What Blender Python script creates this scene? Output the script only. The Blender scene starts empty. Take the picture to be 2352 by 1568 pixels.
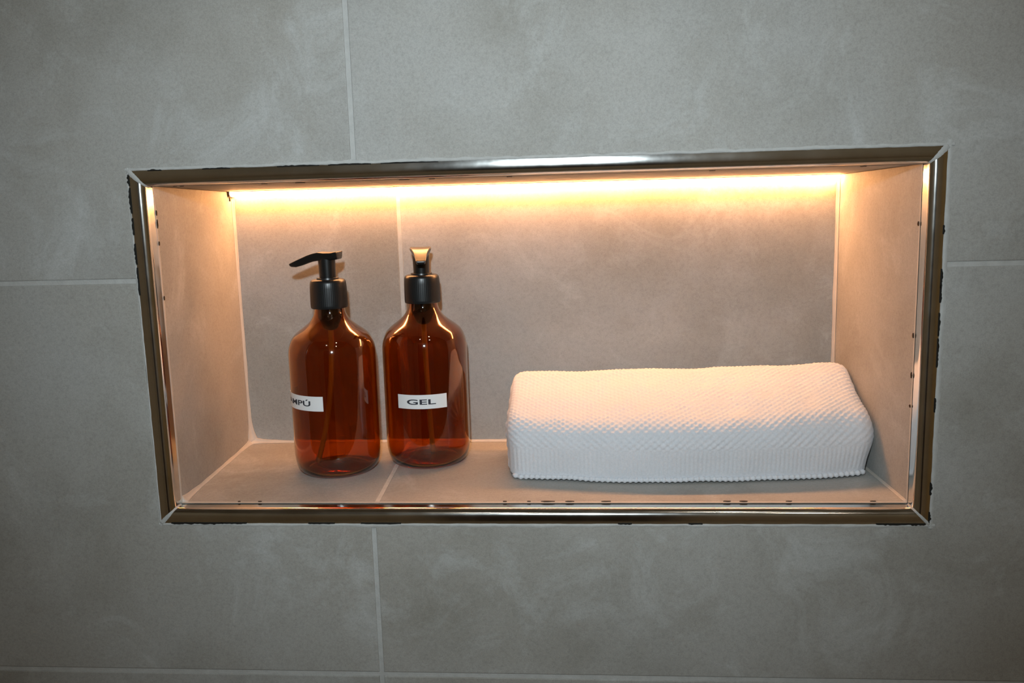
import bpy, bmesh, math, random
from mathutils import Vector, Matrix, noise

random.seed(7)
S = bpy.context.scene
COL = S.collection

# ------------------------------------------------------------------ camera
CAM_POS = Vector((0.03075, -0.62325, 0.23526))
CAM_R = Vector((0.99667, 0.07665, -0.02774))      # image right
CAM_F = Vector((-0.08020, 0.98295, -0.16544))     # viewing direction
CAM_U = Vector((0.01459, 0.16711, 0.98583))       # image up
cd = bpy.data.cameras.new('camera')
cd.sensor_fit = 'HORIZONTAL'
cd.sensor_width = 36.0
cd.lens = 36.0 * 2074.0 / 2352.0
cd.clip_start = 0.01
cam = bpy.data.objects.new('camera', cd)
COL.objects.link(cam)
m = Matrix.Identity(4)
for i, v in enumerate((CAM_R, CAM_U, -CAM_F)):
    for j in range(3):
        m[j][i] = v[j]
m.translation = CAM_POS
cam.matrix_world = m
S.camera = cam

# ------------------------------------------------------------------ light and exposure
w = bpy.data.worlds.new('world')
S.world = w
w.use_nodes = True
w.node_tree.nodes['Background'].inputs['Color'].default_value = (0.10, 0.09, 0.075, 1)
w.node_tree.nodes['Background'].inputs['Strength'].default_value = 0.3

S.view_settings.view_transform = 'Standard'
S.view_settings.look = 'None'
S.view_settings.exposure = 0.0
S.view_settings.gamma = 1.0
S.view_settings.use_curve_mapping = False

# the camera's own pop-up flash, just above the lens
fl = bpy.data.lights.new('camera_flash', 'SPOT')
fl.energy = 12.5
fl.color = (0.87, 1.0, 1.06)
fl.spot_size = math.radians(92)
fl.spot_blend = 1.0
fl.shadow_soft_size = 0.011
fo = bpy.data.objects.new('camera_flash', fl)
COL.objects.link(fo)
FLASH = CAM_POS - 0.022 * CAM_R + 0.098 * CAM_U + 0.0 * CAM_F
m = Matrix.Identity(4)
for i, v in enumerate((CAM_R, CAM_U, -CAM_F)):
    for j in range(3):
        m[j][i] = v[j]
fo.matrix_world = Matrix.Translation(FLASH) @ m.to_3x3().to_4x4()

# ------------------------------------------------------------------ node helpers
def mat(name):
    mt = bpy.data.materials.new(name)
    mt.use_nodes = True
    nt = mt.node_tree
    return mt, nt, nt.nodes['Principled BSDF']

def nd(nt, kind, **kw):
    n = nt.nodes.new(kind)
    for k, v in kw.items():
        setattr(n, k, v)
    return n

def noise_tex(nt, vec, scale, detail=4.0, rough=0.55, dist=0.0):
    n = nd(nt, 'ShaderNodeTexNoise')
    n.inputs['Scale'].default_value = scale
    n.inputs['Detail'].default_value = detail
    n.inputs['Roughness'].default_value = rough
    n.inputs['Distortion'].default_value = dist
    nt.links.new(vec, n.inputs['Vector'])
    return n.outputs['Fac']

def ramp(nt, fac, stops):
    r = nd(nt, 'ShaderNodeValToRGB')
    e = r.color_ramp.elements
    e[0].position, e[0].color = stops[0][0], (*stops[0][1], 1)
    e[1].position, e[1].color = stops[-1][0], (*stops[-1][1], 1)
    for p, c in stops[1:-1]:
        x = e.new(p)
        x.color = (*c, 1)
    nt.links.new(fac, r.inputs['Fac'])
    return r.outputs['Color']

def mixc(nt, fac, a, b, mode='MIX'):
    n = nd(nt, 'ShaderNodeMix', data_type='RGBA', blend_type=mode)
    if isinstance(fac, float):
        n.inputs['Factor'].default_value = fac
    else:
        nt.links.new(fac, n.inputs['Factor'])
    for k, v in (('A', a), ('B', b)):
        s = [i for i in n.inputs if i.name == k and i.type == 'RGBA'][0]
        if isinstance(v, tuple):
            s.default_value = (*v, 1)
        else:
            nt.links.new(v, s)
    return [o for o in n.outputs if o.type == 'RGBA'][0]

def tile_material():
    mt, nt, b = mat('cement_tile')
    geo = nd(nt, 'ShaderNodeNewGeometry')
    oi = nd(nt, 'ShaderNodeObjectInfo')
    mul = nd(nt, 'ShaderNodeVectorMath', operation='SCALE')
    comb = nd(nt, 'ShaderNodeCombineXYZ')
    for k in range(3):
        nt.links.new(oi.outputs['Random'], comb.inputs[k])
    nt.links.new(comb.outputs[0], mul.inputs[0])
    mul.inputs['Scale'].default_value = 13.0
    add = nd(nt, 'ShaderNodeVectorMath', operation='ADD')
    nt.links.new(geo.outputs['Position'], add.inputs[0])
    nt.links.new(mul.outputs[0], add.inputs[1])
    p = add.outputs[0]
    big = noise_tex(nt, p, 5.0, 5.0, 0.6)
    base = ramp(nt, big, [(0.30, (0.345, 0.330, 0.300)), (0.5, (0.375, 0.367, 0.345)), (0.70, (0.400, 0.400, 0.390))])
    cloud = noise_tex(nt, p, 14.0, 9.0, 0.72, 0.9)
    pale = ramp(nt, cloud, [(0.52, (0, 0, 0)), (0.72, (1, 1, 1))])
    c = mixc(nt, pale, base, (0.465, 0.47, 0.46))
    cl2 = noise_tex(nt, p, 9.0, 6.0, 0.6)
    dk = ramp(nt, cl2, [(0.30, (0.80, 0.785, 0.755)), (0.55, (1, 1, 1))])
    c = mixc(nt, 1.0, c, dk, 'MULTIPLY')
    fine = noise_tex(nt, p, 420.0, 3.0, 0.7)
    sp = ramp(nt, fine, [(0.32, (0.90, 0.90, 0.895)), (0.50, (1, 1, 1)), (0.72, (1.06, 1.06, 1.06))])
    c = mixc(nt, 1.0, c, sp, 'MULTIPLY')
    wv = noise_tex(nt, p, 1300.0, 2.0, 0.6)
    sp2 = ramp(nt, wv, [(0.35, (0.92, 0.92, 0.92)), (0.6, (1.05, 1.05, 1.05))])
    c = mixc(nt, 1.0, c, sp2, 'MULTIPLY')
    nt.links.new(c, b.inputs['Base Color'])
    b.inputs['Roughness'].default_value = 0.60
    b.inputs['Specular IOR Level'].default_value = 0.3
    bp = nd(nt, 'ShaderNodeBump')
    bp.inputs['Strength'].default_value = 0.12
    bp.inputs['Distance'].default_value = 0.0006
    nt.links.new(fine, bp.inputs['Height'])
    nt.links.new(bp.outputs['Normal'], b.inputs['Normal'])
    return mt

def plain(name, col, rough=0.6, metal=0.0, spec=0.5, var=0.0, scale=60.0, bump=0.0, bscale=300.0, bdist=0.001):
    mt, nt, b = mat(name)
    b.inputs['Roughness'].default_value = rough
    b.inputs['Metallic'].default_value = metal
    b.inputs['Specular IOR Level'].default_value = spec
    geo = nd(nt, 'ShaderNodeNewGeometry')
    f = noise_tex(nt, geo.outputs['Position'], scale, 4.0, 0.6)
    lo = tuple(max(0, x * (1 - var)) for x in col)
    hi = tuple(min(1, x * (1 + var)) for x in col)
    nt.links.new(ramp(nt, f, [(0.3, lo), (0.7, hi)]), b.inputs['Base Color'])
    if bump > 0:
        f2 = noise_tex(nt, geo.outputs['Position'], bscale, 4.0, 0.6)
        bp = nd(nt, 'ShaderNodeBump')
        bp.inputs['Strength'].default_value = bump
        bp.inputs['Distance'].default_value = bdist
        nt.links.new(f2, bp.inputs['Height'])
        nt.links.new(bp.outputs['Normal'], b.inputs['Normal'])
    return mt

M = {}
M['tile'] = tile_material()
M['grout'] = plain('grout', (0.46, 0.46, 0.445), 0.85, spec=0.2, var=0.08, scale=140, bump=0.5, bscale=900, bdist=0.0005)
M['joint'] = plain('niche_grout', (0.60, 0.575, 0.53), 0.85, spec=0.2, var=0.08, scale=140, bump=0.4, bscale=900, bdist=0.0005)
M['sealant'] = plain('sealant', (0.52, 0.48, 0.43), 0.6, spec=0.3, var=0.06, scale=90, bump=0.3, bscale=500, bdist=0.0006)
M['gap'] = plain('dark_gap', (0.018, 0.017, 0.015), 0.9, spec=0.1)
M['chip'] = plain('dark_chip', (0.05, 0.03, 0.018), 0.9, spec=0.1)
M['mortar'] = plain('mortar', (0.35, 0.34, 0.32), 0.95, spec=0.1, var=0.1)
M['plastic'] = plain('black_plastic', (0.008, 0.008, 0.008), 0.31, spec=0.5)
M['cap'] = plain('black_ribbed_plastic', (0.009, 0.010, 0.011), 0.34, spec=0.5)
M['tube'] = plain('dip_tube', (0.48, 0.42, 0.34), 0.35)
M['paper'] = plain('label_paper', (0.80, 0.81, 0.82), 0.55, spec=0.3)
M['ink'] = plain('label_ink', (0.04, 0.042, 0.055), 0.6, spec=0.2)
M['paint'] = plain('ceiling_paint', (0.55, 0.52, 0.46), 0.8, var=0.02)
M['wood'] = plain('warm_wall', (0.74, 0.56, 0.30), 0.7, var=0.1, scale=4)
M['far'] = plain('far_wall', (0.62, 0.57, 0.46), 0.7, var=0.1, scale=4)
M['door'] = plain('dark_timber', (0.085, 0.06, 0.038), 0.5, var=0.25, scale=9)
M['alu'] = plain('led_channel', (0.7, 0.7, 0.7), 0.4, metal=1.0)
M['wire'] = plain('wire', (0.06, 0.035, 0.015), 0.5)

def chrome_material():
    mt, nt, b = mat('chrome_trim')
    b.inputs['Metallic'].default_value = 1.0
    geo = nd(nt, 'ShaderNodeNewGeometry')
    f = noise_tex(nt, geo.outputs['Position'], 45.0, 4.0, 0.6)
    nt.links.new(ramp(nt, f, [(0.35, (0.72, 0.715, 0.69)), (0.65, (0.80, 0.795, 0.77))]), b.inputs['Base Color'])
    rr = nd(nt, 'ShaderNodeMapRange')
    rr.inputs['To Min'].default_value = 0.09
    rr.inputs['To Max'].default_value = 0.19
    nt.links.new(f, rr.inputs['Value'])
    nt.links.new(rr.outputs['Result'], b.inputs['Roughness'])
    return mt
M['chrome'] = chrome_material()

def amber_material():
    mt, nt, b = mat('amber_plastic')
    b.inputs['Base Color'].default_value = (0.67, 0.275, 0.045, 1)
    b.inputs['Roughness'].default_value = 0.015
    b.inputs['IOR'].default_value = 1.47
    b.inputs['Transmission Weight'].default_value = 1.0
    b.inputs['Coat Weight'].default_value = 0.5
    b.inputs['Coat Roughness'].default_value = 0.07
    return mt
M['amber'] = amber_material()

def towel_material():
    mt, nt, b = mat('white_cotton')
    geo = nd(nt, 'ShaderNodeNewGeometry')
    f = noise_tex(nt, geo.outputs['Position'], 700.0, 3.0, 0.7)
    nt.links.new(ramp(nt, f, [(0.3, (0.62, 0.64, 0.68)), (0.7, (0.70, 0.72, 0.76))]), b.inputs['Base Color'])
    b.inputs['Roughness'].default_value = 0.95
    b.inputs['Specular IOR Level'].default_value = 0.1
    b.inputs['Sheen Weight'].default_value = 0.15
    bp = nd(nt, 'ShaderNodeBump')
    bp.inputs['Strength'].default_value = 0.35
    bp.inputs['Distance'].default_value = 0.0008
    nt.links.new(f, bp.inputs['Height'])
    nt.links.new(bp.outputs['Normal'], b.inputs['Normal'])
    return mt
M['towel'] = towel_material()

def led_material():
    mt, nt, b = mat('led_diffuser')
    b.inputs['Base Color'].default_value = (0.9, 0.85, 0.75, 1)
    b.inputs['Emission Color'].default_value = (1.0, 0.43, 0.155, 1)
    b.inputs['Emission Strength'].default_value = 60.0
    return mt
M['led'] = led_material()

def lamp_material():
    mt, nt, b = mat('downlight_glow')
    b.inputs['Emission Color'].default_value = (1.0, 0.90, 0.74, 1)
    b.inputs['Emission Strength'].default_value = 110.0
    return mt
M['lamp'] = lamp_material()

# ------------------------------------------------------------------ mesh helpers
def link(name, bm, mt, parent=None, smooth=False):
    bmesh.ops.recalc_face_normals(bm, faces=bm.faces)
    me = bpy.data.meshes.new(name)
    bm.to_mesh(me)
    bm.free()
    if smooth:
        me.shade_smooth()
    me.materials.append(mt)
    o = bpy.data.objects.new(name, me)
    COL.objects.link(o)
    if parent is not None:
        o.parent = parent
        o.matrix_parent_inverse = Matrix.Identity(4)
    return o

def place(o, loc):
    """move a thing's origin to loc and keep the world position of its mesh"""
    loc = Vector(loc)
    o.data.transform(Matrix.Translation(-loc))
    o.location = loc

def tag(o, label, cat, kind=None, group=None):
    o['label'] = label
    o['category'] = cat
    if kind:
        o['kind'] = kind
    if group:
        o['group'] = group
    return o

def empty(name, loc, label, cat, rz=0.0):
    o = bpy.data.objects.new(name, None)
    o.empty_display_size = 0.02
    COL.objects.link(o)
    o.location = loc
    o.rotation_euler = (0, 0, rz)
    return tag(o, label, cat)

def add_box(bm, x0, x1, y0, y1, z0, z1):
    v = [bm.verts.new(p) for p in ((x0, y0, z0), (x1, y0, z0), (x1, y1, z0), (x0, y1, z0),
                                   (x0, y0, z1), (x1, y0, z1), (x1, y1, z1), (x0, y1, z1))]
    for f in ((0, 3, 2, 1), (4, 5, 6, 7), (0, 1, 5, 4), (1, 2, 6, 5), (2, 3, 7, 6), (3, 0, 4, 7)):
        bm.faces.new([v[i] for i in f])

def prism(bm, pts, d):
    """closed polygon pts (3D) extruded by vector d"""
    d = Vector(d)
    a = [bm.verts.new(p) for p in pts]
    b = [bm.verts.new(Vector(p) + d) for p in pts]
    bm.faces.new(a)
    bm.faces.new(b[::-1])
    n = len(a)
    for i in range(n):
        bm.faces.new((a[i], b[i], b[(i + 1) % n], a[(i + 1) % n]))

def bevel(o, wd=0.0006, seg=2):
    b = o.modifiers.new('edge', 'BEVEL')
    b.width = wd
    b.segments = seg
    b.limit_method = 'ANGLE'
    b.angle_limit = math.radians(40)

def lathe(bm, prof, n=64, mod=None):
    rings = []
    for k, (r, z) in enumerate(prof):
        if r <= 1e-7:
            rings.append([bm.verts.new((0, 0, z))])
        else:
            ring = []
            for i in range(n):
                a = 2 * math.pi * i / n
                rr = r + (mod(k, a) if mod else 0)
                ring.append(bm.verts.new((rr * math.cos(a), rr * math.sin(a), z)))
            rings.append(ring)
    for A, B in zip(rings, rings[1:]):
        if len(A) == 1 and len(B) == 1:
            continue
        for i in range(n):
            j = (i + 1) % n
            if len(A) == 1:
                bm.faces.new((A[0], B[i], B[j]))
            elif len(B) == 1:
                bm.faces.new((A[i], B[0], A[j]))
            else:
                bm.faces.new((A[i], B[i], B[j], A[j]))

def tube(bm, path, rad, n=10, cap=True):
    path = [Vector(p) for p in path]
    rings = []
    for i, p in enumerate(path):
        t = (path[min(i + 1, len(path) - 1)] - path[max(i - 1, 0)]).normalized()
        up = Vector((0, 0, 1)) if abs(t.z) < 0.9 else Vector((0, 1, 0))
        a = t.cross(up).normalized()
        b = t.cross(a)
        r = rad(i) if callable(rad) else rad
        rings.append([bm.verts.new(p + r * (a * math.cos(2 * math.pi * k / n) + b * math.sin(2 * math.pi * k / n))) for k in range(n)])
    for A, B in zip(rings, rings[1:]):
        for k in range(n):
            bm.faces.new((A[k], A[(k + 1) % n], B[(k + 1) % n], B[k]))
    if cap:
        bm.faces.new(rings[0])
        bm.faces.new(rings[-1][::-1])

# ------------------------------------------------------------------ measures of the niche (metres)
L, RT, BO, TO = -0.2875, 0.2693, -0.0038, 0.2559       # outer rectangle of the metal trim on the wall
TR = 0.0108                                           # trim radius
IL, IR, IB, IT = L + TR, RT - TR, BO + TR + 0.0006, TO - TR
DEP = 0.177
BL, BR, BB, BT = -0.2836, 0.2492, 0.0078, 0.2406       # the back of the niche (a little out of square)
LIP = 0.0022
FY = TR + LIP                                         # where the niche tiles start
XJ, XB = -0.1262, -0.1325
ZJ, ZJ2 = 0.1782, -0.1238
GW = 0.0034                                           # joint width
TT = 0.008                                            # tile thickness
FLOOR_Z, CEIL_Z, X0, X1, Y0 = -1.15, 1.25, -0.95, 1.25, -2.0

# ------------------------------------------------------------------ the tiled wall
bm = bmesh.new()
SY0, SY1 = TT, 0.22
add_box(bm, X0, L, SY0, SY1, FLOOR_Z, CEIL_Z)
add_box(bm, RT, X1, SY0, SY1, FLOOR_Z, CEIL_Z)
add_box(bm, L, RT, SY0, SY1, FLOOR_Z, BO)
add_box(bm, L, RT, SY0, SY1, TO, CEIL_Z)
wall = link('wall_back', bm, M['mortar'])
tag(wall, 'grey cement-look tiled shower wall around the lit niche', 'wall', 'structure')

hole = (L - 0.0012, RT + 0.0012, BO - 0.0012, TO + 0.0012)
xs = [XJ + k * 0.602 for k in range(-2, 4)]
zs = [ZJ + k * 0.302 for k in range(-5, 5)]
for a, b_ in zip(xs, xs[1:]):
    for c, d in zip(zs, zs[1:]):
        x0, x1, z0, z1 = max(a + GW / 2, X0), min(b_ - GW / 2, X1), max(c + GW / 2, FLOOR_Z), min(d - GW / 2, CEIL_Z)
        if x1 - x0 < 0.01 or z1 - z0 < 0.01:
            continue
        hx0, hx1, hz0, hz1 = max(x0, hole[0]), min(x1, hole[1]), max(z0, hole[2]), min(z1, hole[3])
        P = [(x0, z0), (x1, z0), (x1, z1), (x0, z1)]
        if hx0 < hx1 and hz0 < hz1:
            right, top = hx1 >= x1 - 1e-6, hz1 >= z1 - 1e-6      # the cut-out touches which corner
            if right and top:
                P = [(x0, z0), (x1, z0), (x1, hz0), (hx0, hz0), (hx0, z1), (x0, z1)]
            elif right:
                P = [(x0, z0), (hx0, z0), (hx0, hz1), (x1, hz1), (x1, z1), (x0, z1)]
            elif top:
                P = [(x0, z0), (x1, z0), (x1, z1), (hx1, z1), (hx1, hz0), (x0, hz0)]
            else:
                P = [(hx1, z0), (x1, z0), (x1, z1), (x0, z1), (x0, hz1), (hx1, hz1)]
        bm = bmesh.new()
        prism(bm, [(x, 0.0, z) for x, z in P], (0, TT, 0))
        o = link('tile', bm, M['tile'], wall)
        bevel(o, 0.0007)

def wobble(x, f, s=0.0):
    return noise.noise(Vector((x * f, s, 3.7 * s)))

# grout joints, recessed a little behind the tile faces
def grout_strip(x0, x1, z0, z1, parent=wall):
    bm = bmesh.new()
    add_box(bm, x0, x1, 0.0007, TT, z0, z1)
    return link('grout_joint', bm, M['grout'], parent)
for z in zs:
    if FLOOR_Z < z < CEIL_Z:
        if hole[2] < z < hole[3]:
            grout_strip(X0, hole[0], z - GW / 2, z + GW / 2)
            grout_strip(hole[1], X1, z - GW / 2, z + GW / 2)
        else:
            grout_strip(X0, X1, z - GW / 2, z + GW / 2)
for x in xs:
    if X0 < x < X1:
        zb = [z for z in zs if FLOOR_Z < z < CEIL_Z]
        cuts = [FLOOR_Z] + zb + [CEIL_Z]
        for c, d in zip(cuts, cuts[1:]):
            c2 = c + (GW / 2 if c != FLOOR_Z else 0)
            d2 = d - (GW / 2 if d != CEIL_Z else 0)
            if hole[0] < x < hole[1]:
                if c2 < hole[2] < d2:
                    d2 = hole[2]
                elif c2 < hole[3] < d2:
                    c2 = hole[3]
                elif c2 >= hole[2] and d2 <= hole[3]:
                    continue
            grout_strip(x - GW / 2, x + GW / 2, c2, d2)

# smeared, ragged grout line round the metal trim
def grout_bead(p, q, out, seed, wmin, wamp):
    """strip along p->q (on the wall face, x/z), spreading in direction out"""
    p, q, out = Vector(p), Vector(q), Vector(out)
    n = 160
    ln = (q - p).length
    bm = bmesh.new()
    rows = []
    for i in range(n + 1):
        t = i / n
        c = p.lerp(q, t)
        s = t * ln
        wd = wmin + wamp * (0.5 + 0.5 * wobble(s, 28, seed)) + 0.0011 * wobble(s, 160, seed + 5)
        wd = max(0.0009, wd)
        inn = -0.0002 + 0.0007 * max(0.0, wobble(s, 130, seed + 9) - 0.12)
        a, b2 = c + out * inn, c + out * wd
        h = 0.0007 + 0.0002 * wobble(s, 90, seed + 2)
        rows.append([bm.verts.new((a.x, 0.003, a.y)), bm.verts.new((a.x, -h * 0.6, a.y)),
                     bm.verts.new(((a.x + b2.x) / 2, -h, (a.y + b2.y) / 2)), bm.verts.new((b2.x, 0.0003, b2.y))])
    for A, B in zip(rows, rows[1:]):
        for k in range(3):
            bm.faces.new((A[k], A[k + 1], B[k + 1], B[k]))
    return link('grout_edge', bm, M['grout'], wall, True)
grout_bead((L, BO - 0.002), (L, TO + 0.002), (-1, 0), 1.3, 0.0008, 0.0016)
grout_bead((RT, BO - 0.003), (RT, TO + 0.004), (1, 0), 2.1, 0.0028, 0.0022)
grout_bead((L - 0.002, TO), (RT + 0.004, TO), (0, 1), 3.4, 0.0012, 0.0024)
grout_bead((L - 0.002, BO), (RT + 0.004, BO), (0, -1), 4.8, 0.0018, 0.0022)

# dark holes where the grout has broken away from the trim
def gap_flake(p, q, out, t, ln, wd, seed):
    p, q, out = Vector(p), Vector(q), Vector(out)
    d = (q - p).normalized()
    c = p.lerp(q, t)
    bm = bmesh.new()
    top, bot = [], []
    n = 14
    for i in range(n + 1):
        s = -ln / 2 + ln * i / n
        e = math.sin(math.pi * i / n) ** 0.5
        k = 0.62 * wd * e * max(0.12, 0.65 + 1.3 * wobble(s, 520, seed))
        a, b2 = c + d * s - out * 0.0005, c + d * s + out * k
        top.append(bm.verts.new((a.x, -0.0011, a.y)))
        bot.append(bm.verts.new((b2.x, -0.0010, b2.y)))
    for i in range(n):
        bm.faces.new((top[i], top[i + 1], bot[i + 1], bot[i]))
    r = bmesh.ops.extrude_face_region(bm, geom=bm.faces[:])
    for v in r['geom']:
        if isinstance(v, bmesh.types.BMVert):
            v.co.y += 0.002
    return link('grout_gap', bm, M['gap'], wall)
flakes = []
TLc, TRc, BLc, BRc = (L, TO), (RT, TO), (L, BO), (RT, BO)
for t, ln, wd in ((0.975, 0.008, 0.0016), (0.92, 0.018, 0.0014), (0.85, 0.012, 0.0009), (0.775, 0.015, 0.0012), (0.70, 0.02, 0.0008)):
    flakes.append((BLc, TLc, (-1, 0), t, ln, wd))
for t, ln, wd in ((0.665, 0.013, 0.0019), (0.625, 0.012, 0.0013), (0.545, 0.016, 0.0010), (0.47, 0.02, 0.0011), (0.79, 0.006, 0.0009), (0.33, 0.01, 0.0008), (0.10, 0.009, 0.0013), (0.02, 0.008, 0.0016)):
    flakes.append((BRc, TRc, (1, 0), t, ln, wd))
for t, ln, wd in ((0.035, 0.010, 0.0010), (0.115, 0.02, 0.0007), (0.22, 0.03, 0.0008), (0.285, 0.03, 0.0009), (0.36, 0.04, 0.0006)):
    flakes.append((TLc, TRc, (0, 1), t, ln, wd))
for t, ln, wd in ((0.03, 0.018, 0.0014), (0.065, 0.022, 0.0013), (0.10, 0.02, 0.0009), (0.22, 0.02, 0.0007), (0.30, 0.03, 0.0007), (0.62, 0.01, 0.0008), (0.71, 0.01, 0.0008), (0.955, 0.022, 0.0012), (0.985, 0.012, 0.0016)):
    flakes.append((BLc, BRc, (0, -1), t, ln, wd))
for k, f in enumerate(flakes):
    gap_flake(*f, 11.0 + k)

# ------------------------------------------------------------------ metal trim: four quarter-round profiles with mitred ends
def trim_profile():
    pts = [(-0.0002, 0.004), (-0.0002, 0.0)]
    flat, ra = 0.45 * TR, 0.55 * TR
    for i in range(7):
        o_ = flat * i / 7
        pts.append((o_, -0.00042 * math.sin(math.pi * min(1.0, o_ / flat * 0.5 + 0.1)) - 0.0003))
    y0 = -0.00042 * math.sin(math.pi * 0.6) - 0.0003
    for i in range(13):
        t = math.pi / 2 * i / 12
        pts.append((flat + ra * math.sin(t), y0 + ra * (1 - math.cos(t))))
    pts.append((TR, FY))
    pts.append((TR - 0.0008, FY))
    pts.append((TR - 0.0010, 0.006))
    pts.append((0.004, 0.004))
    return pts
PROF = trim_profile()
GAPM = 0.0011
def trim(name, p, q, inn, label):
    p, q, inn = Vector(p), Vector(q), Vector(inn)
    d = (q - p).normalized()
    bm = bmesh.new()
    N = 40
    rows = []
    for i in range(N + 1):
        t = i / N
        row = []
        for o_, y in PROF:
            a = p + inn * o_ + d * (o_ + GAPM)
            b2 = q + inn * o_ - d * (o_ + GAPM)
            c = a.lerp(b2, t)
            row.append(bm.verts.new((c.x, y, c.y)))
        rows.append(row)
    k = len(PROF)
    for A, B in zip(rows, rows[1:]):
        for j in range(k):
            bm.faces.new((A[j], A[(j + 1) % k], B[(j + 1) % k], B[j]))
    bm.faces.new(rows[0])
    bm.faces.new(rows[-1][::-1])
    o = link(name, bm, M['chrome'])
    for f in o.data.polygons:
        f.use_smooth = len(f.vertices) == 4
    es = o.modifiers.new('split', 'EDGE_SPLIT')
    es.split_angle = math.radians(35)
    c = (p + q) / 2
    place(o, (c.x, 0.005, c.y))
    return tag(o, label, 'metal trim', 'structure')
t1 = trim('trim_1', (L, TO), (RT, TO), (0, -1), 'chrome edge profile along the top of the niche')
t2 = trim('trim_2', (L, BO), (RT, BO), (0, 1), 'chrome edge profile along the bottom of the niche')
t3 = trim('trim_3', (L, BO), (L, TO), (1, 0), 'chrome edge profile up the left side of the niche')
t4 = trim('trim_4', (RT, BO), (RT, TO), (-1, 0), 'chrome edge profile up the right side of the niche')

# grout filling each mitre
def mitre_fill(c, dx, dz, wd):
    bm = bmesh.new()
    rows = []
    side = Vector((dx, -dz)).normalized()
    pr = PROF[1:-3]
    for k, (o_, y) in enumerate(pr):
        base = Vector((c[0] + dx * o_, c[1] + dz * o_))
        rows.append([bm.verts.new((base.x + side.x * s * wd * (1 + 0.5 * wobble(k, 0.7, s + dx)), y - 0.0002 + (0.0006 if abs(s) == 1 else -0.0003), base.y + side.y * s * wd)) for s in (-1, -0.4, 0.4, 1)])
    for A, B in zip(rows, rows[1:]):
        for j in range(3):
            bm.faces.new((A[j], A[j + 1], B[j + 1], B[j]))
    return link('mitre_grout', bm, M['grout'], wall, True)
mitre_fill((L, TO), 1, -1, 0.0022)
mitre_fill((RT, TO), -1, -1, 0.0024)
mitre_fill((L, BO), 1, 1, 0.0020)
mitre_fill((RT, BO), -1, 1, 0.0014)

# ------------------------------------------------------------------ inside of the niche
bm = bmesh.new()
add_box(bm, L - 0.004, RT + 0.002, DEP + TT, DEP + 0.03, BO - 0.002, TO + 0.002)
niche = link('wall_niche', bm, M['mortar'])
place(niche, ((L + RT) / 2, DEP + 0.02, BO))
tag(niche, 'shallow tiled recess in the shower wall with warm light', 'niche', 'structure')
NOFF = -niche.location

def npart(name, pts, d, mt, bev=True):
    bm = bmesh.new()
    prism(bm, [Vector(p) + NOFF for p in pts], d)
    o = link(name, bm, mt, niche)
    if bev:
        bevel(o, 0.0006)
    return o
def lx(f0, b0, y):
    return f0 + (b0 - f0) * (y - TR) / (DEP - TR)
g = GW / 2
fl_, fr_, fb_, ft_ = lx(IL, BL, FY), lx(IR, BR, FY), lx(IB, BB, FY), lx(IT, BT, FY)
# shelf, two tiles
xjf, xjb = lx(XJ, XB, FY), XB
npart('shelf_tile', [(fl_, FY, fb_), (xjf - g, FY, fb_), (xjb - g, DEP, BB), (BL, DEP, BB)], (0, 0, -TT), M['tile'])
npart('shelf_tile', [(xjf + g, FY, fb_), (fr_, FY, fb_), (BR, DEP, BB), (xjb + g, DEP, BB)], (0, 0, -TT), M['tile'])
npart('grout_joint', [(xjf - g, FY, fb_ - 0.0004), (xjf + g, FY, fb_ - 0.0004), (xjb + g, DEP, BB - 0.0004), (xjb - g, DEP, BB - 0.0004)], (0, 0, -TT), M['joint'], False)
# back, two tiles
npart('back_tile', [(BL - 0.002, DEP, BB - 0.002), (XB - g, DEP, BB - 0.002), (XB - g, DEP, BT + 0.002), (BL - 0.002, DEP, BT + 0.002)], (0, TT, 0), M['tile'])
npart('back_tile', [(XB + g, DEP, BB - 0.002), (BR + 0.002, DEP, BB - 0.002), (BR + 0.002, DEP, BT + 0.002), (XB + g, DEP, BT + 0.002)], (0, TT, 0), M['tile'])
npart('grout_joint', [(XB - g, DEP + 0.0005, BB), (XB + g, DEP + 0.0005, BB), (XB + g, DEP + 0.0005, BT), (XB - g, DEP + 0.0005, BT)], (0, TT, 0), M['joint'], False)
# sides
npart('side_tile', [(fl_, FY, fb_), (BL, DEP, BB), (BL, DEP, BT), (fl_, FY, ft_)], (-TT, 0, 0), M['tile'])
npart('side_tile', [(fr_, FY, fb_), (BR, DEP, BB), (BR, DEP, BT), (fr_, FY, ft_)], (TT, 0, 0), M['tile'])
# top, two tiles
npart('ceiling_tile', [(fl_, FY, ft_), (xjf - g, FY, ft_), (xjb - g, DEP, BT), (BL, DEP, BT)], (0, 0, TT), M['tile'])
npart('ceiling_tile', [(xjf + g, FY, ft_), (fr_, FY, ft_), (BR, DEP, BT), (xjb + g, DEP, BT)], (0, 0, TT), M['tile'])
npart('grout_joint', [(xjf - g, FY, ft_ + 0.0004), (xjf + g, FY, ft_ + 0.0004), (xjb + g, DEP, BT + 0.0004), (xjb - g, DEP, BT + 0.0004)], (0, 0, TT), M['grout'], False)
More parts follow.
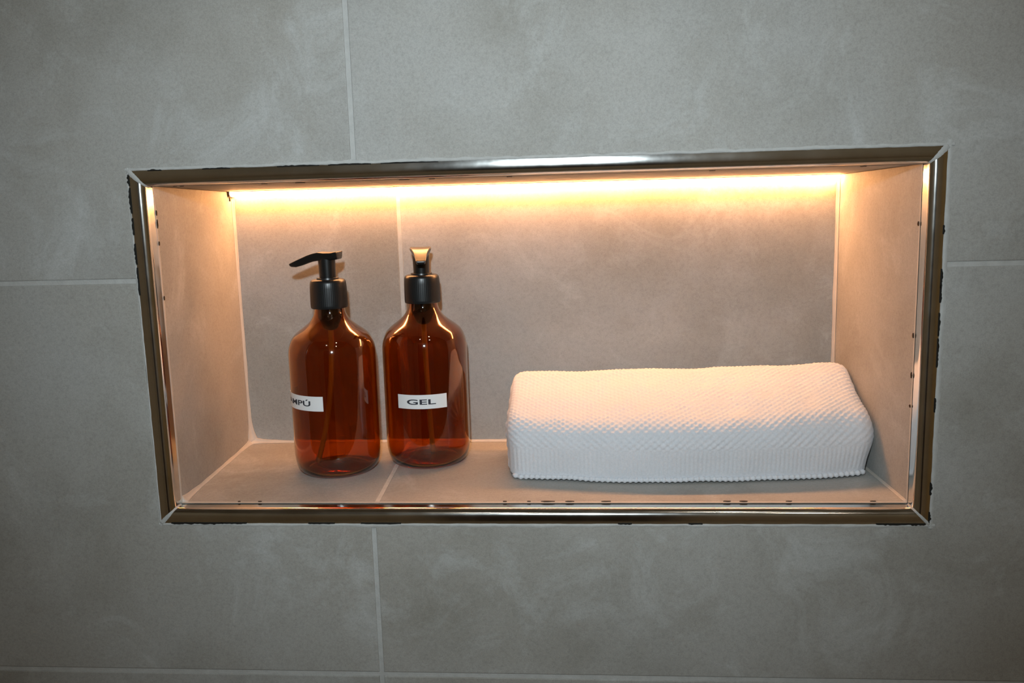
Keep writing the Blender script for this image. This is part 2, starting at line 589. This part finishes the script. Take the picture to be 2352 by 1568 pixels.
# the tile edges next to the trim are a pale grout line
def edge_line(p, q, inn, seed):
    p, q, inn = Vector(p), Vector(q), Vector(inn)
    bm = bmesh.new()
    n = 90
    rows = []
    for i in range(n + 1):
        c = p.lerp(q, i / n)
        wd = 0.0021 + 0.0008 * wobble(i, 0.22, seed)
        rows.append([bm.verts.new(c + NOFF + Vector((0, -0.0012, 0)) + inn * 0.0001), bm.verts.new(c + NOFF + inn * 0.0005), bm.verts.new(c + NOFF + Vector((0, wd, 0)) + inn * -0.0001)])
    for A, B in zip(rows, rows[1:]):
        for k in range(2):
            bm.faces.new((A[k], A[k + 1], B[k + 1], B[k]))
    return link('grout_edge', bm, M['sealant'], niche, True)
edge_line((fl_, FY, fb_), (fr_, FY, fb_), (0, 0, 1), 1.0)
edge_line((fl_, FY, fb_), (fl_, FY, ft_), (1, 0, 0), 2.0)
edge_line((fr_, FY, fb_), (fr_, FY, ft_), (-1, 0, 0), 3.0)
edge_line((fl_, FY, ft_), (fr_, FY, ft_), (0, 0, -1), 4.0)

# dark chips along the inner edges
def chip(c, u, n, ln, wd, seed):
    c, u, n = Vector(c), Vector(u), Vector(n)
    v = u.cross(n).normalized()
    bm = bmesh.new()
    ring = []
    for k in range(12):
        a = 2 * math.pi * k / 12
        r = 1 + 0.35 * noise.noise(Vector((math.cos(a) * 1.7, math.sin(a) * 1.7, seed)))
        ring.append(c + NOFF + n * 0.0006 + u * (ln / 2 * r * math.cos(a)) + v * (wd / 2 * r * math.sin(a)))
    prism(bm, ring, n * -0.0008)
    return link('dark_chip', bm, M['chip'], niche)
for k, (x, ln, wd) in enumerate(((-0.262, 0.0025, 0.003), (-0.257, 0.0025, 0.003), (-0.196, 0.004, 0.004), (-0.17, 0.007, 0.007), (-0.095, 0.007, 0.005), (-0.075, 0.004, 0.004), (-0.02, 0.004, 0.004), (0.12, 0.004, 0.003), (0.221, 0.0035, 0.008))):
    chip((x, FY + 0.004, ft_ - 0.0002), (1, 0, 0), (0, 0, -1), ln, wd, k)
for k, (x, ln, wd) in enumerate(((-0.232, 0.002, 0.0014), (-0.216, 0.003, 0.0014), (-0.03, 0.003, 0.0012), (-0.012, 0.003, 0.001), (0.002, 0.009, 0.0016), (0.018, 0.006, 0.0014), (0.045, 0.007, 0.0012), (0.132, 0.006, 0.0014), (0.144, 0.006, 0.0018), (0.176, 0.004, 0.0012), (0.235, 0.004, 0.0012))):
    chip((x, FY + 0.0005, fb_ + 0.0003), (1, 0, 0), (0, 0, 1), ln, wd, 20 + k)
for k, (z, ln) in enumerate(((0.226, 0.004), (0.218, 0.006), (0.204, 0.003), (0.164, 0.003))):
    chip((fl_ + 0.0003, FY + 0.0006, z), (0, 0, 1), (1, 0, 0), ln, 0.0016, 40 + k)
for k, (z, ln) in enumerate(((0.205, 0.003), (0.128, 0.0035), (0.100, 0.004), (0.078, 0.002))):
    chip((fr_ - 0.0003, FY + 0.001, z), (0, 0, 1), (-1, 0, 0), ln, 0.0025, 50 + k)

# sealant fillets in the corners
def fillet(p, q, a, b, size, seed):
    """concave bead along p->q in the corner between directions a and b"""
    p, q, a, b = Vector(p), Vector(q), Vector(a), Vector(b)
    ln = (q - p).length
    n = max(24, int(ln / 0.004))
    bm = bmesh.new()
    rows = []
    for i in range(n + 1):
        t = i / n
        c = p.lerp(q, t) + NOFF
        s = size(t * ln, ln) * (1 + 0.22 * wobble(t * ln, 60, seed))
        row = [bm.verts.new(c - 0.0006 * a - 0.0006 * b)]
        for k in range(6):
            th = math.pi / 2 * k / 5
            row.append(bm.verts.new(c + a * s * (1 - math.sin(th)) * 1.0 + b * s * (1 - math.cos(th)) + (a + b) * 0.0002))
        rows.append(row)
    for A, B in zip(rows, rows[1:]):
        for k in range(len(A)):
            j = (k + 1) % len(A)
            bm.faces.new((A[k], A[j], B[j], B[k]))
    bm.faces.new(rows[0])
    bm.faces.new(rows[-1][::-1])
    return link('sealant_bead', bm, M['sealant'], niche, True)
corner = lambda base, big, rng: (lambda s, ln: base + big * math.exp(-s / rng))
fillet((BL, DEP, BB), (BL, DEP, BT), (1, 0, 0), (0, -1, 0), corner(0.0020, 0.008, 0.007), 1)
fillet((BR, DEP, BB), (BR, DEP, BT), (-1, 0, 0), (0, -1, 0), lambda s, ln: 0.0024, 2)
fillet((BL, DEP, BB), (BR, DEP, BB), (0, 0, 1), (0, -1, 0), corner(0.0018, 0.008, 0.008), 3)
fillet((BL, DEP, BB), (fl_, FY, fb_), (1, 0, 0), (0, 0, 1), lambda s, ln: 0.0020 + 0.006 * math.exp(-s / 0.008) + 0.003 * math.exp(-(ln - s) / 0.02), 4)
fillet((BR, DEP, BB), (fr_, FY, fb_), (-1, 0, 0), (0, 0, 1), lambda s, ln: 0.0016, 5)

# ------------------------------------------------------------------ LED strip under the niche ceiling, against the back
lx0, lx1 = BL + 0.0015, BR - 0.0015
led = empty('led_strip_light', ((lx0 + lx1) / 2, DEP - 0.007, BT), 'glowing warm white LED strip light along the niche ceiling', 'strip light')
lo = -led.location
def at_led(bm):
    bmesh.ops.translate(bm, verts=bm.verts, vec=lo)
    return bm
bm = bmesh.new()
add_box(bm, lx0, lx1, DEP - 0.0109, DEP - 0.0004, BT - 0.0004, BT - 0.0001)
link('channel', at_led(bm), M['alu'], led)
bm = bmesh.new()
yc, zc = DEP - 0.0065, BT - 0.0004
pts = [(-0.0046, 0.0), (-0.0046, -0.0018), (-0.0034, -0.0031), (-0.0006, -0.0041), (0.0032, -0.0044), (0.0058, -0.0044), (0.0058, 0.0)]
prism(bm, [(lx0 + 0.001, yc + a, zc + b) for a, b in pts], (lx1 - lx0 - 0.002, 0, 0))
link('diffuser', at_led(bm), M['led'], led)
bm = bmesh.new()
prism(bm, [(lx0 - 0.0004, yc + a * 1.06, zc + b * 1.08) for a, b in pts], (0.0014, 0, 0))
link('end_cap', at_led(bm), M['wire'], led)
bm = bmesh.new()
tube(bm, [(lx0 + 0.0002, DEP - 0.010, BT - 0.002), (lx0 + 0.0006, DEP - 0.0108, BT - 0.005), (lx0 + 0.0008, DEP - 0.0108, BT - 0.0085)], 0.0007, 8)
link('cable', at_led(bm), M['wire'], led, True)

# ------------------------------------------------------------------ pump bottles
RB = 0.0356
OUT = [(0.0, 0.0040), (0.014, 0.0034), (0.020, 0.0018), (0.0240, 0.0003), (0.0258, 0.0), (0.0288, 0.0008), (0.0314, 0.0028), (0.0334, 0.0060), (0.0347, 0.0103), (0.0354, 0.0150), (RB, 0.0200),
       (RB, 0.036), (RB, 0.056), (RB, 0.078), (0.0356, 0.0965), (0.0354, 0.1015), (0.0347, 0.1055), (0.0334, 0.1095), (0.0311, 0.1138), (0.0268, 0.1178), (0.0216, 0.1216),
       (0.0172, 0.1253), (0.0146, 0.1288), (0.0130, 0.1322), (0.0124, 0.1350), (0.0122, 0.1380), (0.0122, 0.1500)]
WALL_T = 0.0010
def smooth_profile(p, k=4):
    """Catmull-Rom through the profile"""
    out = []
    for i in range(len(p) - 1):
        p0, p1, p2, p3 = p[max(i - 1, 0)], p[i], p[i + 1], p[min(i + 2, len(p) - 1)]
        for s in range(k):
            t = s / k
            out.append(tuple(max(0.0, 0.5 * (2 * p1[c] + (p2[c] - p0[c]) * t + (2 * p0[c] - 5 * p1[c] + 4 * p2[c] - p3[c]) * t * t + (3 * p1[c] - p0[c] - 3 * p2[c] + p3[c]) * t ** 3)) for c in (0, 1)))
    out.append(p[-1])
    return out

def bottle_mesh():
    o = smooth_profile(OUT, 3)
    inner = []
    for i, (r, z) in enumerate(o):
        a, b = o[max(i - 1, 0)], o[min(i + 1, len(o) - 1)]
        t = Vector((b[0] - a[0], b[1] - a[1]))
        if t.length < 1e-9:
            t = Vector((1, 0))
        t.normalize()
        th = WALL_T + 0.0016 * math.exp(-z / 0.006)
        q = (r - t.y * th, z + t.x * th)
        inner.append((max(q[0], 0.0), q[1]))
    inner[0] = (0.0, o[0][1] + 0.0026)
    bm = bmesh.new()
    lathe(bm, o + inner[::-1], 96)
    return bm

def head_mesh():
    """pump actuator: u along the nozzle, built from cross-sections"""
    sec = [(-0.0112, 0.0030, 0.0066, 0.0078, 0.0068), (-0.0108, 0.0006, 0.0069, 0.0090, 0.0074), (-0.0060, 0.0, 0.0061, 0.0092, 0.0072), (0.0, -0.0002, 0.0060, 0.0088, 0.0070), (0.0055, -0.0003, 0.0066, 0.0080, 0.0067),
           (0.0100, -0.0008, 0.0057, 0.0070, 0.0060), (0.0150, -0.0022, 0.0042, 0.0058, 0.0051), (0.0200, -0.0040, 0.0022, 0.0050, 0.0044), (0.0250, -0.0053, 0.0001, 0.0044, 0.0038), (0.0290, -0.0050, -0.0017, 0.0040, 0.0033), (0.0306, -0.0042, -0.0024, 0.0036, 0.0029)]
    bm = bmesh.new()
    rows = []
    for u, zb, zt, wt, wb in sec:
        h = zt - zb
        pr = [(-wb * 0.80, zb), (-wb * 0.97, zb + 0.18 * h), (-wt, zt - 0.16 * h), (-wt * 0.93, zt - 0.02 * h), (-wt * 0.4, zt - 0.05 * h), (wt * 0.4, zt - 0.05 * h), (wt * 0.93, zt - 0.02 * h), (wt, zt - 0.16 * h), (wb * 0.97, zb + 0.18 * h), (wb * 0.80, zb)]
        rows.append([bm.verts.new((u, y, z)) for y, z in pr])
    for A, B in zip(rows, rows[1:]):
        for j in range(len(A)):
            k = (j + 1) % len(A)
            bm.faces.new((A[j], A[k], B[k], B[j]))
    bm.faces.new(rows[0])
    bm.faces.new(rows[-1][::-1])
    return bm

def text_mesh(body, width, height):
    cu = bpy.data.curves.new('lettering', 'FONT')
    cu.body = body
    cu.align_x = 'LEFT'
    cu.size = 1.0
    cu.offset = 0.02
    cu.resolution_u = 6
    to = bpy.data.objects.new('lettering_tmp', cu)
    COL.objects.link(to)
    dg = bpy.context.evaluated_depsgraph_get()
    me = bpy.data.meshes.new_from_object(to.evaluated_get(dg))
    bpy.data.objects.remove(to)
    bm = bmesh.new()
    bm.from_mesh(me)
    bpy.data.meshes.remove(me)
    xs_ = [v.co.x for v in bm.verts]
    x0, x1 = min(xs_), max(xs_)
    capH = 0.70
    for v in bm.verts:
        v.co.x = (v.co.x - x0) / (x1 - x0) * width
        v.co.y = v.co.y / capH * height
    k = 0.0009
    x = k
    while x < width:
        bmesh.ops.bisect_plane(bm, geom=bm.verts[:] + bm.edges[:] + bm.faces[:], plane_co=(x, 0, 0), plane_no=(1, 0, 0), dist=1e-7)
        x += k
    return bm

def make_bottle(loc, nozzle, lab, text, name_label, tube_pts):
    t = empty('pump_bottle', loc, name_label, 'bottle')
    link('bottle_body', bottle_mesh(), M['amber'], t, True)
    # collar with fine vertical ribs
    bm = bmesh.new()
    pr = [(0.0124, 0.1368), (0.0146, 0.1368), (0.0149, 0.1374), (0.01492, 0.1395), (0.01485, 0.1460), (0.0147, 0.1530), (0.01455, 0.1572), (0.0142, 0.1585), (0.0133, 0.1595), (0.0118, 0.1600), (0.0090, 0.1601), (0.0088, 0.1613), (0.0069, 0.1614), (0.0066, 0.1590)]
    lathe(bm, pr, 192, lambda k, a: (0.00011 * math.cos(64 * a) if 3 <= k <= 5 else 0))
    c = link('collar', bm, M['cap'], t, True)
    es = c.modifiers.new('split', 'EDGE_SPLIT'); es.split_angle = math.radians(50)
    bm = bmesh.new()
    lathe(bm, [(0.0, 0.1590), (0.0065, 0.1590), (0.0066, 0.1612), (0.0068, 0.1700), (0.0070, 0.1770), (0.0, 0.1770)], 48)
    s_ = link('stem', bm, M['plastic'], t, True)
    es = s_.modifiers.new('split', 'EDGE_SPLIT'); es.split_angle = math.radians(50)
    bm = head_mesh()
    bmesh.ops.rotate(bm, verts=bm.verts, cent=(0, 0, 0), matrix=Matrix.Rotation(nozzle, 3, 'Z'))
    bmesh.ops.translate(bm, verts=bm.verts, vec=(0, 0, 0.1756))
    h = link('pump_head', bm, M['plastic'], t, True)
    sb = h.modifiers.new('round', 'BEVEL'); sb.width = 0.0006; sb.segments = 2; sb.limit_method = 'ANGLE'; sb.angle_limit = math.radians(35)
    # pump housing inside the neck and dip tube
    bm = bmesh.new()
    lathe(bm, [(0.0, 0.1180), (0.0040, 0.1180), (0.0062, 0.1200), (0.0078, 0.1240), (0.0098, 0.1290), (0.0102, 0.1500), (0.0, 0.1500)], 40)
    link('pump_housing', bm, M['plastic'], t, True)
    bm = bmesh.new()
    P = [Vector(p) for p in tube_pts]
    path = []
    for i in range(25):
        u = i / 24
        path.append((1 - u) ** 2 * P[0] + 2 * u * (1 - u) * P[1] + u * u * P[2])
    tube(bm, path, 0.0022, 14)
    link('dip_tube', bm, M['tube'], t, True)
    # printed paper label
    a0, a1, z0, z1, tx0, tx1, th = lab        # angles measured from -y (towards the room), degrees, + to the right
    n = 40
    bm = bmesh.new()
    rows = []
    for i in range(n + 1):
        a = math.radians(a0 + (a1 - a0) * i / n)
        row = []
        for r, z in ((RB + 0.00004, z0), (RB + 0.00016, z0), (RB + 0.00016, z1), (RB + 0.00004, z1)):
            row.append(bm.verts.new((r * math.sin(a), -r * math.cos(a), z)))
        rows.append(row)
    for A, B in zip(rows, rows[1:]):
        for j in range(4):
            k = (j + 1) % 4
            bm.faces.new((A[j], A[k], B[k], B[j]))
    bm.faces.new(rows[0]); bm.faces.new(rows[-1][::-1])
    lb = link('label', bm, M['paper'], t)
    lb['label'] = 'white paper label with dark capital lettering'
    arc = RB * math.radians(tx1 - tx0)
    bm = text_mesh(text, arc, th)
    zc = (z0 + z1) / 2 - th / 2
    for v in bm.verts:
        a = math.radians(tx0) + v.co.x / RB
        r = RB + 0.00024
        v.co = (r * math.sin(a), -r * math.cos(a), zc + v.co.y)
    me = bpy.data.meshes.new('lettering')
    bm.to_mesh(me); bm.free()
    me.materials.append(M['ink'])
    o = bpy.data.objects.new('lettering', me)
    COL.objects.link(o)
    o.parent = lb
    return t

SZ = 0.00785
make_bottle((-0.1771, 0.0968, SZ), math.radians(178), (-103, 0.5, 0.0580, 0.0700, -95, -17, 0.0042), 'CHAMPÚ',
            'amber pump bottle nearer the left wall with its nozzle turned left', [(0, 0, 0.120), (-0.0005, 0.0, 0.055), (-0.017, -0.004, 0.0062)])
make_bottle((-0.1042, 0.1214, SZ), math.radians(-80), (-31, 37, 0.0533, 0.0650, -17, 21.8, 0.0042), 'GEL',
            'amber pump bottle labelled GEL with its nozzle facing forward', [(0, 0, 0.120), (0.0005, 0.0, 0.06), (0.003, 0.002, 0.0062)])

# ------------------------------------------------------------------ folded towel
TX0, TX1 = -0.0315, 0.2500
tw = empty('folded_towel', ((TX0 + TX1) / 2, 0.105, SZ), 'folded white textured cotton towel lying at the right of the shelf', 'towel')
TOFF = -tw.location
def front_y(x):
    t = (x - TX0) / (TX1 - TX0)
    return 0.070 - 0.0175 * math.sin(math.pi * min(max(t, 0), 1)) ** 0.8 + 0.004 * t
# section of the towel in y (from the front hem) and z, from the hem upwards, over the top and down the back
SEC = [(0.0010, 0.0030), (-0.0002, 0.0085), (-0.0014, 0.0160), (-0.0026, 0.0235), (-0.0028, 0.0320), (0.0000, 0.0412), (0.0090, 0.0484), (0.0250, 0.0530), (0.0450, 0.0590), (0.0650, 0.0652), (0.0800, 0.0704), (0.0880, 0.0722), (0.0945, 0.0700), (0.0985, 0.0620), (0.0995, 0.0450), (0.0990, 0.0250), (0.0975, 0.0080), (0.0950, 0.0018), (0.0700, 0.0008), (0.0350, 0.0008), (0.0060, 0.0010), (0.0010, 0.0030)]
SEC = smooth_profile([(a + 0.05, b) for a, b in SEC], 10)
SEC = [(a - 0.05, b) for a, b in SEC]
cum = [0.0]
for a, b in zip(SEC, SEC[1:]):
    cum.append(cum[-1] + math.hypot(b[0] - a[0], b[1] - a[1]))
def sec_at(s):
    s = min(max(s, 0.0), cum[-1])
    lo_, hi_ = 0, len(cum) - 1
    while hi_ - lo_ > 1:
        md = (lo_ + hi_) // 2
        if cum[md] <= s:
            lo_ = md
        else:
            hi_ = md
    t = (s - cum[lo_]) / max(1e-9, cum[hi_] - cum[lo_])
    return (SEC[lo_][0] + (SEC[hi_][0] - SEC[lo_][0]) * t, SEC[lo_][1] + (SEC[hi_][1] - SEC[lo_][1]) * t)
BACK_Y = 0.1500
def towel_point(x, s, h=0.0):
    """point of the towel surface; h = outward displacement"""
    yy, zz = sec_at(s)
    y2, z2 = sec_at(s + 0.0006)
    y1, z1 = sec_at(s - 0.0006)
    ty, tz = y2 - y1, z2 - z1
    l = math.hypot(ty, tz) or 1
    ny, nz = -tz / l, ty / l
    t = (x - TX0) / (TX1 - TX0)
    fy = front_y(x)
    by = BACK_Y + 0.004 * math.sin(math.pi * t) + 0.002 * noise.noise(Vector((x * 14, 2.0, 0)))
    d = by - fy
    wav = 0.0026 * noise.noise(Vector((x * 16, s * 18, 1.3))) + 0.0010 * noise.noise(Vector((x * 45, s * 40, 4.0)))
    topw = min(1.0, max(0.0, (zz - 0.02) / 0.04))
    hz = 1.0 + topw * (0.018 * math.sin(9 * x + 0.5) + 0.05 * (t ** 3) - 0.03 * math.exp(-((t - 0.22) / 0.15) ** 2))
    lowz = min(1.0, zz / 0.006)
    y = fy + yy * d / 0.0975 + (wav + h) * ny
    z = zz * hz + (wav * lowz + h) * nz
    # rounded ends
    e = min(x - TX0, TX1 - x)
    R_ = 0.011
    cx = 0.0055 * math.exp(-((zz - 0.031) / 0.016) ** 2) * math.exp(-(yy / 0.045) ** 2) * min(1.0, max(0.0, (t - 0.86) / 0.14)) ** 2 - 0.0015 * math.exp(-((zz - 0.038) / 0.014) ** 2) * min(1.0, max(0.0, (0.1 - t) / 0.1)) ** 2
    if e < R_:
        q = 1 - math.sqrt(max(0.0, 1 - ((R_ - e) / R_) ** 2))
        cy_, cz_ = fy + 0.052, 0.030
        k = q * 0.22
        y = y + (cy_ - y) * k
        z = z + (cz_ - z) * k * (0.75 if z > cz_ else 0.25)
    return Vector((x + cx, y, max(z, 0.0004) + SZ)) + TOFF

S_BAND0, S_BAND1, S_END = 0.0052, 0.0236, cum[-1]
def waffle(x, s):
    px, ps = 0.0064, 0.0054
    f = math.cos(2 * math.pi * x / px) * math.cos(2 * math.pi * s / ps)
    fade = min(1.0, max(0.0, (s - S_BAND1) / 0.002))
    big = 0.8 + 0.5 * noise.noise(Vector((x * 60, s * 60, 9.0)))
    return fade * (0.00072 * f * big + 0.00022 * noise.noise(Vector((x * 900, s * 900, 0.5))))
def ribs(x, s):
    m_ = min(1.0, (s - 0.0005) / 0.0015) * min(1.0, (S_BAND1 - s) / 0.002 + 0.1)
    big = 0.75 + 0.6 * noise.noise(Vector((x * 70, 3.0, 0)))
    low = 1.0 if s > S_BAND0 else 0.35
    return max(0.0, m_) * low * big * 0.00028 * math.cos(2 * math.pi * x / 0.0033 + 0.5 * noise.noise(Vector((x * 40, s * 120, 0)))) + 0.00012 * noise.noise(Vector((x * 900, s * 900, 0.5)))
def towel_sheet(name, s0, s1, ds, dx, fn, cap=False):
    ns, nx = int((s1 - s0) / ds), int((TX1 - TX0) / dx)
    bm = bmesh.new()
    g_ = []
    for i in range(nx + 1):
        # denser columns towards the rounded ends
        u = i / nx
        x = TX0 + (TX1 - TX0) * (u - 0.012 * math.sin(2 * math.pi * u) / 1.0 * 0.5)
        g_.append([bm.verts.new(towel_point(x, s0 + (s1 - s0) * j / ns, fn(x, s0 + (s1 - s0) * j / ns))) for j in range(ns + 1)])
    for A, B in zip(g_, g_[1:]):
        for j in range(ns):
            bm.faces.new((A[j], A[j + 1], B[j + 1], B[j]))
    if cap:
        bm.faces.new(g_[0])
        bm.faces.new(g_[-1][::-1])
    return link(name, bm, M['towel'], tw, True)
towel_sheet('waffle_fabric', S_BAND1, S_END, 0.00085, 0.00085, waffle)
towel_sheet('ribbed_border', 0.0, S_BAND1, 0.0008, 0.0007, ribs)
# ends: close the two sides with soft layered folds
def end_cap(x, sgn):
    bm = bmesh.new()
    n = 150
    rim = [towel_point(x, S_END * j / n) for j in range(n)]
    c = sum(rim, Vector()) / n
    rings = [[bm.verts.new(p) for p in rim]]
    for k, f in enumerate((0.94, 0.85, 0.72, 0.55, 0.35, 0.15)):
        rings.append([bm.verts.new(Vector((p.x + sgn * (0.0010 + 0.0016 * (1 - f)) * (1 + 0.5 * math.sin(p.z * 700 + p.y * 90)), c.y + (p.y - c.y) * f, c.z + (p.z - c.z) * f))) for p in rim])
    for A, B in zip(rings, rings[1:]):
        for j in range(n):
            k = (j + 1) % n
            bm.faces.new((A[j], A[k], B[k], B[j]))
    bm.faces.new(rings[-1])
    return link('folded_end', bm, M['towel'], tw, True)
end_cap(TX0, -1)
end_cap(TX1, 1)
# overlocked hem along the front bottom edge
bm = bmesh.new()
path, nst = [], 900
xa, xb_ = TX0 + 0.004, TX1 - 0.004
for i in range(nst + 1):
    t = i / nst
    x = xa + (xb_ - xa) * t
    p = towel_point(x, 0.0012, 0.0002)
    p.z = SZ + TOFF.z + 0.0029 - 0.0006 * math.exp(-((t - 0.02) / 0.02) ** 2) + 0.0005 * noise.noise(Vector((x * 30, 0, 0)))
    p.y -= 0.0004
    path.append(p)
tube(bm, path, lambda i: 0.00180 + 0.00042 * math.cos(2 * math.pi * (xa + (xb_ - xa) * i / nst) / 0.0043), 10)
link('hem', bm, M['towel'], tw, True)

# ------------------------------------------------------------------ rest of the shower room behind the camera (seen only in reflections)
def slab(name, box, mt, label, cat):
    bm = bmesh.new()
    add_box(bm, *box)
    o = link(name, bm, mt)
    place(o, ((box[0] + box[1]) / 2, (box[2] + box[3]) / 2, box[4]))
    return tag(o, label, cat, 'structure')
slab('floor', (X0, X1, Y0, SY1, FLOOR_Z - 0.05, FLOOR_Z), M['far'], 'brown grey shower room floor below the picture', 'floor')
slab('ceiling', (X0, X1, Y0, SY1, CEIL_Z, CEIL_Z + 0.05), M['paint'], 'cream painted shower room ceiling above the picture', 'ceiling')
slab('wall_left', (X0 - 0.05, X0, Y0, SY1, FLOOR_Z, CEIL_Z), M['far'], 'dark grey brown side wall left of the picture', 'wall')
slab('wall_right', (X1, X1 + 0.05, Y0, SY1, FLOOR_Z, CEIL_Z), M['wood'], 'warm ochre side wall right of the picture', 'wall')
slab('wall_front', (X0, X1, Y0 - 0.05, Y0, FLOOR_Z, CEIL_Z), M['far'], 'dim brown wall behind the camera', 'wall')

# unseen dark door, added behind the camera to darken the chrome's reflections
bm = bmesh.new()
add_box(bm, -0.42, 0.30, Y0 - 0.004, Y0 + 0.012, FLOOR_Z, 0.95)
door = link('added_door_1', bm, M['door'])
place(door, (-0.06, Y0, FLOOR_Z))
tag(door, 'unseen dark brown door added behind the camera to darken the chrome reflections', 'door', 'structure')
DO = -door.location
for x0, x1, z0, z1 in ((-0.32, 0.20, -1.0, -0.15), (-0.32, 0.20, 0.0, 0.82)):
    bm = bmesh.new()
    add_box(bm, x0, x1, Y0 + 0.012, Y0 + 0.018, z0, z1)
    bmesh.ops.translate(bm, verts=bm.verts, vec=DO)
    bevel(link('panel', bm, M['door'], door), 0.004)
bm = bmesh.new()
tube(bm, [(-0.37, Y0 + 0.012, -0.08), (-0.37, Y0 + 0.055, -0.08), (-0.36, Y0 + 0.06, -0.08), (-0.25, Y0 + 0.06, -0.08)], 0.008, 12)
bmesh.ops.translate(bm, verts=bm.verts, vec=DO)
link('handle', bm, M['alu'], door, True)

def downlight(x, y, label):
    t = empty('ceiling_downlight', (x, y, CEIL_Z), label, 'ceiling light')
    bm = bmesh.new()
    lathe(bm, [(0.040, 0.0), (0.043, -0.002), (0.042, -0.005), (0.034, -0.006), (0.030, -0.003), (0.030, 0.0)], 40)
    link('bezel', bm, M['alu'], t, True)
    bm = bmesh.new()
    lathe(bm, [(0.0, -0.0032), (0.022, -0.003), (0.030, -0.0022), (0.030, -0.0004), (0.0, -0.0004)], 40)
    link('lens', bm, M['lamp'], t, True)
    return t
downlight(0.35, -0.75, 'round ceiling downlight nearest the right wall above the camera')
downlight(0.60, -1.30, 'round ceiling downlight further back towards the ochre wall')
downlight(-0.20, -1.30, 'round ceiling downlight at the left behind the camera')
